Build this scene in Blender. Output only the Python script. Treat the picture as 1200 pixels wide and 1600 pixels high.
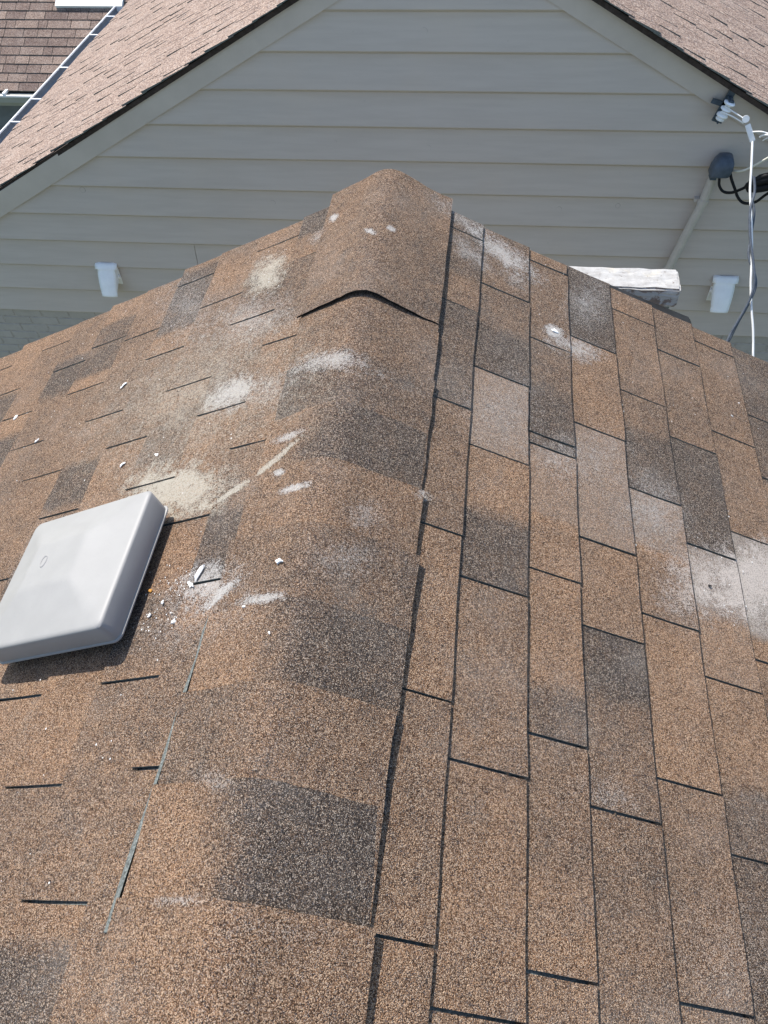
import bpy, bmesh, math, random, zlib
from mathutils import Vector, Matrix
R = math.radians
random.seed(11)
sc = bpy.context.scene
for o in list(bpy.data.objects): bpy.data.objects.remove(o, do_unlink=True)
COL = sc.collection

# ------------------------------------------------------------------ camera, sky, sun, exposure
CAM = Vector((0.2524, 0.0, 1.0833))
FW = Vector((-0.0993, 0.6018, -0.7925)); RT = Vector((0.9926, 0.1163, -0.0362))
FW.normalize(); RT = (RT - FW*RT.dot(FW)).normalized(); UP = RT.cross(FW)
cd = bpy.data.cameras.new('camera'); cam = bpy.data.objects.new('camera', cd); COL.objects.link(cam)
cam.matrix_world = Matrix(((RT.x, UP.x, -FW.x, CAM.x), (RT.y, UP.y, -FW.y, CAM.y), (RT.z, UP.z, -FW.z, CAM.z), (0, 0, 0, 1)))
cd.sensor_fit = 'AUTO'; cd.sensor_width = 36.0; cd.lens = 36.0*1210.7/1600.0
cd.clip_start = 0.02; cd.clip_end = 3000
sc.camera = cam
SUN_EL, SUN_AZ = 55.5, -44.0          # azimuth from +Y towards +X
w = bpy.data.worlds.new('World'); sc.world = w; w.use_nodes = True
nt = w.node_tree; nt.nodes.clear()
sky = nt.nodes.new('ShaderNodeTexSky'); sky.sky_type = 'NISHITA'; sky.sun_disc = False
sky.sun_elevation = R(SUN_EL); sky.sun_rotation = R(SUN_AZ)
bg = nt.nodes.new('ShaderNodeBackground'); bg.inputs[1].default_value = 0.14
ow = nt.nodes.new('ShaderNodeOutputWorld')
nt.links.new(sky.outputs[0], bg.inputs[0]); nt.links.new(bg.outputs[0], ow.inputs[0])
sl = bpy.data.lights.new('sun', 'SUN'); sl.energy = 3.8; sl.angle = R(0.53); sl.color = (1.0, 0.955, 0.89)
so = bpy.data.objects.new('sun', sl); COL.objects.link(so)
SD = Vector((math.sin(R(SUN_AZ))*math.cos(R(SUN_EL)), math.cos(R(SUN_AZ))*math.cos(R(SUN_EL)), math.sin(R(SUN_EL))))
so.rotation_euler = SD.to_track_quat('Z', 'Y').to_euler(); so.location = SD*30
sc.view_settings.view_transform = 'Standard'; sc.view_settings.look = 'None'
sc.view_settings.gamma = 1.0; sc.view_settings.exposure = 0.75; sc.view_settings.use_curve_mapping = False
sc.render.engine = 'CYCLES'
sc.render.resolution_x = 768; sc.render.resolution_y = 1024

# ------------------------------------------------------------------ helpers
def tag(o, label=None, cat=None, group=None, kind=None):
    for k, v in (('label', label), ('category', cat), ('group', group), ('kind', kind)):
        if v: o[k] = v
    return o
def empty(name, loc=(0, 0, 0), label=None, cat=None, group=None):
    o = bpy.data.objects.new(name, None); COL.objects.link(o); o.location = loc
    o.empty_display_size = 0.1
    return tag(o, label, cat, group)
def mesh(name, verts, faces, mats, parent=None, midx=None, smooth=None, attr=None):
    """one mesh object, given in world coordinates; its origin goes to the middle of its bottom"""
    n = len(verts)
    lo = [min(v[i] for v in verts) for i in range(3)]; hi = [max(v[i] for v in verts) for i in range(3)]
    org = Vector(((lo[0]+hi[0])/2, (lo[1]+hi[1])/2, lo[2]))
    me = bpy.data.meshes.new(name)
    me.from_pydata([Vector(v)-org for v in verts], [], faces)
    for m in (mats if isinstance(mats, (list, tuple)) else [mats]): me.materials.append(m)
    if midx: me.polygons.foreach_set('material_index', midx)
    if attr:
        a = me.attributes.new('tone', 'FLOAT', 'POINT'); a.data.foreach_set('value', attr)
    if smooth is not None:
        me.polygons.foreach_set('use_smooth', [True]*len(faces))
        if smooth < 180: me.set_sharp_from_angle(angle=R(smooth))
    me.update()
    o = bpy.data.objects.new(name, me); COL.objects.link(o)
    if parent:
        o.parent = parent
        p = parent; off = Vector((0, 0, 0))
        while p: off += p.location; p = p.parent
        o.location = org - off
    else: o.location = org
    return o
def box_v(lo, hi):
    x0, y0, z0 = lo; x1, y1, z1 = hi
    return [(x0,y0,z0),(x1,y0,z0),(x1,y1,z0),(x0,y1,z0),(x0,y0,z1),(x1,y0,z1),(x1,y1,z1),(x0,y1,z1)], \
           [(0,3,2,1),(4,5,6,7),(0,1,5,4),(1,2,6,5),(2,3,7,6),(3,0,4,7)]
def box(name, lo, hi, m, parent=None):
    v, f = box_v(lo, hi); return mesh(name, v, f, m, parent)
def join(*parts):
    V, F = [], []
    for v, f in parts:
        b = len(V); V += list(v); F += [tuple(i+b for i in q) for q in f]
    return V, F
def tube_v(pts, rad, seg=8, cap=True):
    pts = [Vector(p) for p in pts]; n = len(pts); V, F = [], []
    rads = rad if isinstance(rad, (list, tuple)) else [rad]*n
    prev = None
    for i, p in enumerate(pts):
        t = (pts[min(i+1, n-1)]-pts[max(i-1, 0)]).normalized()
        if prev is None:
            a = t.cross(Vector((0, 0, 1)));
            if a.length < 1e-3: a = t.cross(Vector((1, 0, 0)))
        else: a = prev - t*prev.dot(t)
        a.normalize(); prev = a; b = t.cross(a)
        for k in range(seg):
            an = 2*math.pi*k/seg
            V.append(p + (a*math.cos(an)+b*math.sin(an))*rads[i])
    for i in range(n-1):
        for k in range(seg):
            k2 = (k+1) % seg
            F.append((i*seg+k, i*seg+k2, (i+1)*seg+k2, (i+1)*seg+k))
    if cap:
        F.append(tuple(range(seg-1, -1, -1))); F.append(tuple((n-1)*seg+k for k in range(seg)))
    return V, F
def spline(pts, sub=6):
    pts = [Vector(p) for p in pts]; out = []
    for i in range(len(pts)-1):
        p0 = pts[max(i-1, 0)]; p1 = pts[i]; p2 = pts[i+1]; p3 = pts[min(i+2, len(pts)-1)]
        for k in range(sub):
            t = k/sub
            out.append(0.5*((2*p1)+(p2-p0)*t+(2*p0-5*p1+4*p2-p3)*t*t+(3*p1-p0-3*p2+p3)*t**3))
    out.append(pts[-1]); return out
def hsh(*a):
    return random.Random(zlib.crc32(repr(tuple(round(x*1000) if isinstance(x, float) else x for x in a)).encode()))

# ------------------------------------------------------------------ materials
class NT:
    def __init__(s, name):
        s.m = bpy.data.materials.new(name); s.m.use_nodes = True; s.t = s.m.node_tree; s.t.nodes.clear()
        s.out = s.t.nodes.new('ShaderNodeOutputMaterial'); s.b = s.t.nodes.new('ShaderNodeBsdfPrincipled')
        s.t.links.new(s.b.outputs[0], s.out.inputs[0])
    def set(s, sock, v):
        if isinstance(v, bpy.types.NodeSocket): s.t.links.new(v, sock)
        elif v is not None:
            if hasattr(sock.default_value, '__len__') and len(sock.default_value) == 4 and len(v) == 3: v = (*v, 1)
            sock.default_value = v
    def node(s, typ, ins=(), **props):
        n = s.t.nodes.new(typ)
        for k, v in props.items(): setattr(n, k, v)
        for k, v in (ins.items() if isinstance(ins, dict) else enumerate(ins)): s.set(n.inputs[k], v)
        return n
    def math(s, op, a, b=None, c=None, clamp=False):
        return s.node('ShaderNodeMath', [a, b, c], operation=op, use_clamp=clamp).outputs[0]
    def vec(s, op, a, b=None):
        n = s.node('ShaderNodeVectorMath', [a, b], operation=op)
        return n.outputs['Value'] if op in ('DOT_PRODUCT', 'LENGTH', 'DISTANCE') else n.outputs[0]
    def mix(s, f, a, b):
        n = s.node('ShaderNodeMix', data_type='RGBA'); s.set(n.inputs['Factor'], f); s.set(n.inputs['A'], a); s.set(n.inputs['B'], b)
        return n.outputs['Result']
    def ramp(s, f, stops, interp='LINEAR'):
        n = s.node('ShaderNodeValToRGB', [f]); cr = n.color_ramp; cr.interpolation = interp
        while len(cr.elements) < len(stops): cr.elements.new(0.5)
        for e, (p, c) in zip(cr.elements, stops): e.position = p; e.color = (*c, 1)
        return n.outputs[0]
    def sstep(s, v, a, b, lo=0.0, hi=1.0):
        return s.node('ShaderNodeMapRange', [v, a, b, lo, hi], interpolation_type='SMOOTHSTEP').outputs[0]
    def noise(s, vec, scale, detail=3, rough=0.55, dist=0.0):
        return s.node('ShaderNodeTexNoise', {'Vector': vec, 'Scale': scale, 'Detail': detail, 'Roughness': rough, 'Distortion': dist}).outputs[0]
    def pos(s): return s.node('ShaderNodeNewGeometry').outputs['Position']
    def bump(s, h, strength, dist):
        n = s.node('ShaderNodeBump', {'Height': h, 'Strength': strength, 'Distance': dist}); s.set(s.b.inputs['Normal'], n.outputs[0])
    def fin(s, col, rough=0.8, spec=0.3, metal=0.0):
        s.set(s.b.inputs['Base Color'], col); s.set(s.b.inputs['Roughness'], rough)
        s.set(s.b.inputs['Specular IOR Level'], spec); s.set(s.b.inputs['Metallic'], metal)
        return s.m

def tint(L, g=(.70, .588, .495)): return [(p, tuple(a*b for a, b in zip(c, g))) for p, c in L]
TAN = [(0.0, (.030, .020, .014)), (.12, (.090, .055, .034)), (.27, (.215, .128, .076)), (.47, (.400, .262, .166)), (.68, (.590, .410, .275)), (.86, (.860, .690, .520))]
DRK = [(0.0, (.014, .012, .012)), (.25, (.040, .033, .030)), (.48, (.085, .067, .056)), (.70, (.165, .130, .105)), (.85, (.300, .240, .190)), (.95, (.640, .560, .470))]
FTAN = [(0.0, (.10, .068, .052)), (.15, (.18, .124, .096)), (.40, (.262, .182, .140)), (.65, (.325, .235, .183)), (.90, (.47, .37, .30))]
FDRK = [(0.0, (.045, .031, .026)), (.25, (.085, .056, .047)), (.55, (.13, .086, .070)), (.80, (.18, .125, .103)), (.95, (.26, .195, .165))]
DUST = [(.56, .535, .50), (.52, .475, .39), (.62, .545, .48)]
GM = {}
def granule(stains=(), scale=830.0, gain=1.0, key='near'):
    k = (key, tuple(stains))
    if k in GM: return GM[k]
    g = NT('shingle_granules'); p = g.pos()
    vor = g.node('ShaderNodeTexVoronoi', {'Vector': p, 'Scale': scale, 'Randomness': 1.0}, feature='F1')
    sep = g.node('ShaderNodeSeparateColor', [vor.outputs['Color']])
    r1, r2, r3 = sep.outputs[0], sep.outputs[1], sep.outputs[2]
    clump = g.noise(p, 210.0 if key == 'near' else 90.0, 2, 0.6)
    rr = g.math('MULTIPLY_ADD', g.math('SUBTRACT', clump, 0.5), 0.55, r1)
    big = g.noise(p, 7.0, 4, 0.6); mid = g.noise(p, 34.0, 3, 0.6)
    tone = g.node('ShaderNodeAttribute', attribute_name='tone').outputs['Fac']
    t = g.math('ADD', g.math('ADD', g.math('ABSOLUTE', tone), .05), g.math('MULTIPLY', g.math('SUBTRACT', big, 0.5), 0.65))
    t = g.math('ADD', t, g.math('MULTIPLY', g.math('SUBTRACT', mid, 0.5), 0.75))
    t = g.math('ADD', t, g.math('MULTIPLY', g.math('SUBTRACT', r2, 0.5), 0.5), clamp=True)
    a = g.ramp(rr, tint(TAN) if key == 'near' else FTAN); b = g.ramp(rr, tint(DRK, (.70, .665, .635)) if key == 'near' else FDRK)
    col = g.mix(t, a, b)
    pale = g.math('MULTIPLY', g.sstep(tone, 0.0, -1.0), g.math('MULTIPLY', g.sstep(r2, .15, .8, .15, 1.0), g.sstep(big, .25, .65, .55, 1.0)))
    col = g.mix(pale, col, (.50, .43, .365))
    # single granules with a bluish or pinkish cast
    col = g.mix(g.sstep(r3, .90, .93, 0, .45), col, (.23, .22, .23))
    # thin general dust and weathering
    wf = g.sstep(g.noise(p, 4.3, 5, 0.65), .48, .80, 0, .30)
    col = g.mix(g.math('MULTIPLY', wf, r2), col, (.55, .49, .43))
    # scuffs where granules have come off
    bald = g.sstep(g.noise(p, 38.0, 4, .7, .8), .685, .735, 0, .75)
    col = g.mix(bald, col, (.060, .052, .047))
    if stains:
        ns = g.noise(p, 26.0, 5, 0.68, 0.4); nf = g.noise(p, 110.0, 3, 0.6)
        for sd, s_, y_, c, va, vb, st, kd, ext in stains:
            d = g.vec('SUBTRACT', p, c)
            x = g.vec('DOT_PRODUCT', d, va); y = g.vec('DOT_PRODUCT', d, vb)
            r = g.math('SQRT', g.math('MULTIPLY_ADD', x, x, g.math('MULTIPLY', y, y)))
            f = g.math('SUBTRACT', 1.28, g.math('MULTIPLY', r, .92))
            thin = max(Vector(va).length, Vector(vb).length) > 60
            f = g.math('MULTIPLY_ADD', g.math('SUBTRACT', ns, .5), (2.2 if ext < .025 else 1.0) if thin else 2.4, f)
            f = g.math('MULTIPLY', f, st*1.15)
            f = g.math('MULTIPLY_ADD', g.math('SUBTRACT', g.math('MULTIPLY_ADD', r1, .6, nf), .8), 1.5, f)
            fac = g.sstep(f, .22 if st > .6 else .02, .85 if st > .6 else 1.2, 0, min(.96, .45+st*.5))
            fac = g.math('MULTIPLY', fac, g.sstep(r, 1.75, 1.05))
            fac = g.math('MULTIPLY', fac, g.sstep(r2, .05, .55, .35, 1.0))
            col = g.mix(fac, col, DUST[kd])
    h = g.math('MULTIPLY_ADD', g.math('SUBTRACT', 1.0, g.math('MULTIPLY', vor.outputs['Distance'], 1.6)), 1.0, g.math('MULTIPLY', r3, .7))
    g.bump(h, .85 if key == 'near' else .4, .0016)
    GM[k] = g.fin(col, .93, .25)
    return GM[k]
def stained(side, s0, s1, y0, y1):
    L = []
    for q in STAINS:
        if q[0] != side and q[1] > .13: continue
        e = q[8]*1.7
        sq = q[1] if q[0] == side else -q[1]
        if s0-e < sq < s1+e and y0-e < q[2] < y1+e: L.append(q)
    return granule(tuple(L))
def plain(name, c, rough=.6, spec=.4, metal=0, var=.12, scale=20, bump=0, bscale=200):
    g = NT(name); p = g.pos(); n = g.noise(p, scale, 5, .6)
    col = g.mix(g.sstep(n, .3, .7), tuple(x*(1-var) for x in c), tuple(min(1, x*(1+var)) for x in c))
    if bump: g.bump(g.noise(p, bscale, 3), bump, .002)
    return g.fin(col, rough, spec, metal)
def m_edge():
    g = NT('asphalt_edge'); p = g.pos(); n = g.noise(p, 260, 3, .7)
    return g.fin(g.ramp(n, [(.3, (.05, .052, .048)), (.5, (.125, .135, .125)), (.7, (.25, .265, .245))]), .9, .2)
def m_siding():
    g = NT('painted_siding'); p = g.pos()
    st = g.vec('MULTIPLY', p, (0.8, 1, 9.0)); n = g.noise(st, 4, 5, .6); f = g.noise(p, 2.2, 4, .6)
    col = g.mix(g.sstep(n, .3, .7), (.505, .442, .385), (.545, .480, .420))
    col = g.mix(g.sstep(f, .45, .75, 0, .5), col, (.555, .470, .392))
    sp = g.node('ShaderNodeTexVoronoi', {'Vector': p, 'Scale': 9.0}); 
    col = g.mix(g.sstep(sp.outputs['Distance'], .06, .02, 0, .35), col, (.42, .37, .315))
    g.bump(g.noise(g.vec('MULTIPLY', p, (3, 3, 40)), 6, 4), .12, .004)
    return g.fin(col, .55, .35)
def m_vent():
    g = NT('vent_plastic'); p = g.pos(); n = g.noise(p, 14, 5, .65); f = g.noise(p, 240, 2, .6)
    col = g.mix(g.sstep(n, .35, .7), (.295, .287, .272), (.315, .307, .292))
    col = g.mix(g.sstep(f, .62, .72, 0, .25), col, (.24, .24, .24))
    s2 = g.noise(p, 45, 4, .7); col = g.mix(g.sstep(s2, .66, .74, 0, .35), col, (.36, .36, .355))
    g.bump(f, .08, .001)
    return g.fin(col, g.sstep(n, .3, .7, .55, .62), .4, .12)
def m_slabtop():
    g = NT('flaking_white_paint'); p = g.pos(); n = g.noise(p, 30, 5, .7); b = g.noise(p, 9, 4, .6)
    col = g.mix(g.sstep(n, .35, .7), (.43, .42, .40), (.33, .315, .295))
    col = g.mix(g.sstep(g.noise(p, 55, 4, .65), .62, .68), col, (.20, .17, .15))
    col = g.mix(g.sstep(b, .58, .72, 0, .6), col, (.55, .50, .40))
    g.bump(n, .5, .006); return g.fin(col, .85, .3)
def m_slabside():
    g = NT('weathered_concrete'); p = g.pos(); n = g.noise(p, 22, 5, .65, .6)
    col = g.ramp(n, [(.36, (.26, .20, .165)), (.48, (.30, .235, .20)), (.53, (.50, .48, .46)), (.75, (.60, .575, .55))])
    col = g.mix(g.sstep(g.noise(p, 60, 3, .7), .62, .66), col, (.65, .64, .62))
    g.bump(n, .6, .006); return g.fin(col, .9, .2)
def m_pbrick():
    g = NT('painted_brick'); p = g.pos(); n = g.noise(p, 8, 5, .65)
    col = g.mix(g.sstep(n, .35, .7), (.40, .365, .325), (.45, .412, .37))
    col = g.mix(g.sstep(g.noise(g.vec('MULTIPLY', p, (1, 1, 4)), 14, 4, .7), .60, .70, 0, .5), col, (.33, .305, .27))
    g.bump(g.noise(p, 60, 4, .7), .4, .006); return g.fin(col, .8, .25)
M = {}
def mats():
    M['edge'] = m_edge(); M['siding'] = m_siding(); M['vent'] = m_vent(); M['slabtop'] = m_slabtop(); M['slabside'] = m_slabside(); M['brick'] = m_pbrick()
    M['under'] = plain('roofing_felt', (.035, .034, .034), .95, .1, var=.3, scale=60)
    M['butt_shade'] = plain('painted_butt_shadow', (.030, .027, .025), .9, .15, var=.35, scale=300)  # near-black colour for the shadow line painted along right-slope butts
    M['adhesive'] = plain('old_adhesive', (.165, .170, .155), .9, .2, var=.45, scale=160, bump=.5)
    M['grit'] = plain('loose_grit', (.10, .075, .055), .95, .1, var=.6, scale=90)
    M['farfelt'] = plain('brown_underlay', (.050, .038, .032), .9, .15, var=.3, scale=40)
    M['felt'] = plain('black_roof_edge', (.012, .012, .012), .9, .15, var=.4, scale=40)
    M['trim'] = plain('painted_trim', (.525, .462, .400), .5, .4, var=.05, scale=5)
    M['plug'] = plain('filled_nail_hole', (.33, .285, .245), .7, .2, var=.25, scale=90)
    M['mortar'] = plain('painted_mortar', (.40, .365, .32), .9, .15, var=.15, scale=30, bump=.3)
    M['white'] = plain('white_plastic', (.90, .90, .87), .45, .45, var=.04, scale=15)
    M['whitemetal'] = plain('white_gutter_paint', (.80, .80, .79), .4, .5, var=.05, scale=9)
    M['gutter_in'] = plain('gutter_inside', (.22, .24, .265), .5, .5, var=.15, scale=12)
    M['steel'] = plain('blue_grey_paint', (.055, .075, .095), .5, .4, var=.25, scale=30)
    M['darkblue'] = plain('weatherhead_metal', (.075, .095, .12), .45, .4, var=.2, scale=25)
    M['porcelain'] = plain('porcelain', (.85, .86, .86), .2, .6, var=.03, scale=30)
    M['cable_white'] = plain('white_cable', (.82, .81, .78), .5, .4, var=.04, scale=30)
    M['cable_cream'] = plain('cream_cable', (.72, .70, .60), .5, .4, var=.06, scale=30)
    M['cable_black'] = plain('black_cable', (.012, .012, .013), .6, .2, var=.2, scale=30)
    M['cable_grey'] = plain('slate_cable', (.085, .098, .12), .5, .4, var=.2, scale=60)
    M['conduit'] = plain('painted_conduit', (.52, .47, .41), .45, .45, var=.07, scale=14)
    M['flake'] = plain('white_caulk', (.80, .79, .76), .8, .25, var=.08, scale=120, bump=.4)
    M['rust'] = plain('orange_fleck', (.50, .24, .05), .7, .3, var=.25, scale=120)
    M['fascia'] = plain('olive_fascia', (.36, .36, .31), .6, .3, var=.06, scale=5)
    M['wingwall'] = plain('slate_siding', (.17, .185, .195), .6, .3, var=.1, scale=6)
    M['rubber'] = plain('black_flashing', (.014, .014, .014), .7, .3, var=.3, scale=40, bump=.3)
    M['flue'] = plain('weathered_flue_metal', (.16, .165, .17), .6, .4, var=.3, scale=25)
    M['wallnear'] = plain('painted_wall', (.42, .41, .39), .7, .3, var=.06, scale=4)
    M['fasc2'] = plain('brown_fascia', (.12, .085, .06), .7, .3, var=.15, scale=10)
    M['skylight'] = plain('skylight_metal', (.72, .78, .80), .4, .5, var=.06, scale=6)
    M['glass'] = plain('skylight_glass', (.10, .13, .15), .08, .6, var=.05, scale=3)
    M['dark'] = plain('vent_throat', (.02, .02, .02), .9, .1, var=.2, scale=30)
    g = NT('ground_grass'); p = g.pos()
    M['ground'] = g.fin(g.ramp(g.noise(p, 3, 6, .65), [(.3, (.035, .05, .018)), (.55, (.07, .09, .03)), (.75, (.12, .11, .06))]), .95, .1)
# stains of caulk and paint dust: side, s, y, centre, two dual axes, strength, colour, reach
STAINS=[
(-1,0.376,0.969,(-0.336,0.969,-0.171),(7.65,4.43,3.89),(-1.53,-13.43,-0.78),1.06,1,0.126),
(-1,0.32,1.242,(-0.285,1.242,-0.145),(11.18,7.68,5.68),(2.15,-17.26,1.09),0.9,0,0.074),
(-1,0.339,1.695,(-0.303,1.695,-0.154),(12.22,8.97,6.22),(6.17,-9.31,3.13),0.9,1,0.086),
(-1,0.33,1.505,(-0.295,1.505,-0.15),(8.14,4.51,4.14),(-0.61,-10.97,-0.31),0.5,0,0.113),
(-1,0.199,1.199,(-0.178,1.199,-0.09),(15.26,8.62,7.76),(0.27,-19.76,0.13),0.45,0,0.058),
(-1,0.218,0.703,(-0.194,0.703,-0.099),(11.26,8.55,5.73),(2.78,-21.74,1.41),0.78,0,0.073),
(-1,0.169,0.666,(-0.151,0.666,-0.077),(14.51,15.37,7.38),(31.08,-63.27,15.8),1.06,0,0.046),
(-1,0.06,1.215,(-0.053,1.215,-0.027),(9.53,3.63,4.84),(-4.98,-30.2,-2.53),0.67,0,0.102),
(-1,0.223,0.918,(-0.199,0.918,-0.101),(13.55,12.59,6.89),(46.73,-99.43,23.76),1.2,1,0.052),
(-1,0.134,0.96,(-0.12,0.96,-0.061),(10.68,9.57,5.43),(54.63,-94.13,27.78),1.2,1,0.066),
(-1,0.106,1.019,(-0.095,1.019,-0.048),(21.51,12.12,10.94),(4.66,-82.42,2.37),0.78,0,0.04),
(-1,0.054,0.869,(-0.048,0.869,-0.025),(26.97,13.43,13.71),(-0.65,-119.47,-0.33),1.01,0,0.033),
(-1,0.101,0.921,(-0.09,0.921,-0.046),(68.23,40.4,34.69),(8.54,-106.96,4.34),1.01,0,0.013),
(-1,0.066,0.637,(-0.059,0.637,-0.03),(19.2,8.57,9.76),(-4.99,-96.81,-2.54),0.95,0,0.048),
(1,0.062,0.72,(0.055,0.72,-0.027),(18.2,3.26,-8.87),(10.72,-31.84,-5.22),0.39,0,0.049),
(1,0.082,0.829,(0.074,0.829,-0.036),(29.33,4.76,-14.29),(13.33,-36.08,-6.5),0.39,0,0.031),
(-1,0.462,1.288,(-0.411,1.288,-0.209),(2.73,2.03,1.38),(0.4,-3.52,0.2),0.5,1,0.316),
(-1,0.481,1.023,(-0.429,1.023,-0.218),(10.27,8.07,5.22),(0.79,-15.64,0.4),0.8,1,0.084),
(-1,0.078,0.178,(-0.07,0.178,-0.035),(18.45,7.34,9.38),(1.51,-144.32,0.77),0.45,0,0.048),
(-1,0.073,0.335,(-0.065,0.335,-0.033),(23.26,-4.21,11.83),(-22.03,-79.66,-11.2),0.34,0,0.038),
(-1,0.623,1.715,(-0.555,1.715,-0.282),(8.06,3.2,4.1),(-3.57,-7.61,-1.82),0.34,0,0.172),
(1,0.358,1.825,(0.321,1.825,-0.157),(8.62,-3.26,-4.2),(-5.83,-20.43,2.84),0.84,0,0.098),
(1,0.227,1.89,(0.204,1.89,-0.1),(9.4,-2.52,-4.58),(-3.17,-25.33,1.54),0.56,0,0.094),
(1,0.506,1.603,(0.455,1.603,-0.222),(32.92,-11.33,-16.04),(-0.46,-42.76,0.23),1.15,0,0.028),
(1,0.565,1.576,(0.508,1.576,-0.248),(12.36,-3.81,-6.03),(2.57,-24.33,-1.25),0.73,0,0.076),
(1,0.614,1.78,(0.552,1.78,-0.269),(14.88,-8.03,-7.25),(-3.48,-7.48,1.69),0.45,0,0.119),
(1,1.049,1.054,(0.943,1.054,-0.46),(6.86,-11.66,-3.34),(-5.09,-1.11,2.48),1.15,2,0.187),
(1,0.882,0.993,(0.793,0.993,-0.387),(6.63,-10.97,-3.23),(-5.98,-1.68,2.92),0.62,2,0.155),
(1,0.76,1.13,(0.683,1.13,-0.333),(9.63,-7.39,-4.69),(-3.65,-8.1,1.78),0.47,0,0.112),
(1,0.501,1.175,(0.451,1.175,-0.22),(11.98,-3.94,-5.84),(0.8,-17.37,-0.39),0.33,0,0.077),
(1,0.364,1.254,(0.327,1.254,-0.159),(11.06,-4.4,-5.39),(-1.48,-8.62,0.72),0.29,0,0.115),
(1,0.609,1.215,(0.547,1.215,-0.267),(10.35,-10.78,-5.04),(-5.88,-3.96,2.87),0.29,0,0.136),
(1,0.591,0.456,(0.532,0.456,-0.259),(17.47,-8.98,-8.52),(-2.77,-45.1,1.35),0.28,0,0.05),
(-1,0.14,1.807,(-0.125,1.807,-0.063),(61.06,30.96,31.05),(9.79,-49.69,4.98),1.01,0,0.02),
(-1,0.005,1.656,(-0.005,1.656,-0.002),(71.08,11.42,36.14),(-53.51,-93.21,-27.21),1.01,0,0.016),
(1,0.028,1.679,(0.025,1.679,-0.012),(81.38,-17.29,-39.66),(-12.72,-88.8,6.2),1.01,0,0.011),
(-1,0.188,1.774,(-0.167,1.774,-0.085),(27.64,17.64,14.06),(18.54,-27.98,9.43),0.56,0,0.029),
(1,0.254,1.758,(0.228,1.758,-0.111),(14.18,-5.75,-6.91),(-11.29,-24.59,5.5),0.56,0,0.06),
(1,0.389,1.739,(0.349,1.739,-0.17),(20.64,-9.5,-10.06),(-12.24,-26.59,5.97),0.45,0,0.041),
(1,0.189,0.922,(0.17,0.922,-0.083),(46.56,5.13,-22.69),(27.3,-70.93,-13.31),0.67,0,0.02),
(-1,0.738,0.808,(-0.658,0.808,-0.335),(12.07,7.79,6.13),(-2.35,-13.05,-1.19),0.34,0,0.1),
(-1,0.237,0.646,(-0.211,0.646,-0.107),(6.51,4.55,3.31),(0.79,-14.63,0.4),0.31,0,0.132),
(1,0.8,0.26,(0.719,0.26,-0.35),(8.84,-11.33,-4.31),(-5.54,-12.84,2.7),0.17,2,0.077),
(1,0.068,0.155,(0.061,0.155,-0.03),(17.14,1.95,-8.36),(11.7,-138.3,-5.7),0.17,0,0.052),
]
mats()

# ------------------------------------------------------------------ ground
v, f = box_v((-1500, -1500, -6.2), (1500, 1500, -6.0))
tag(mesh('ground', v, f, M['ground']), 'grassy ground around the houses', None, None, 'structure')

# ------------------------------------------------------------------ the near house and its shingled roof
TH = {1: .4535, -1: .4704}
Y_END, Y_BACK = 1.915, -0.62
def S(side, s, y, h=0.0):
    t = TH[side]; c, n = math.cos(t), math.sin(t)
    return (side*(s*c + h*n), y, -s*n + h*c)
house = empty('shingled_house', (0, .6, -6.0), 'house with a brown asphalt shingle gable roof and ridge running away, in the foreground', 'house')
CR = [.06, .2827, .4283, .5487, .6938, .8387, .9843, 1.1300, 1.275, 1.42, 1.565, 1.71]
CL = [.06, .262, .408, .560, .705, .850, 1.005, 1.155, 1.300, 1.445, 1.590, 1.735, 1.88]
A_, B_ = [-.16, .175, .529, .868, 1.194, 1.520, 1.835], [-.33, .01, .353, .69, 1.017, 1.337, 1.667]
SLOT_R = {1: [-.15, .175, .531, .867, 1.204, 1.535, 1.836], 2: [-.24, .105, .440, .783, 1.112, 1.353, 1.666],
          3: [-.16, .170, .521, .856, 1.187, 1.221, 1.542, 1.863], 4: [-.25, .09, .426, .768, .979, 1.310, 1.620],
          5: [-.16, .169, .508, .844, 1.175, 1.497, 1.821], 6: [-.28, .07, .410, .747, 1.076, 1.404, 1.733],
          7: [-.19, .15, .49, .83, 1.166, 1.496, 1.855], 8: [-.28, .07, .41, .75, 1.08, 1.40, 1.63], 9: A_, 10: B_, 11: A_}
SLOT_L = {1: [-.32, .02, .366, .707, 1.042, 1.37, 1.70], 2: [-.16, .175, .529, .877, 1.194, 1.518, 1.835], 3: [-.32, .01, .353, .69, 1.019, 1.337, 1.665],
          4: [-.16, .18, .529, .865, 1.194, 1.520, 1.84], 5: [-.32, .01, .35, .68, 1.013, 1.338, 1.667], 6: [-.17, .17, .51, .85, 1.180, 1.505, 1.704],
          7: [-.32, .01, .35, .68, 1.00, 1.336, 1.665], 8: [-.16, .17, .51, .85, 1.18, 1.507, 1.83], 9: B_, 10: A_, 11: B_, 12: A_}
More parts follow.
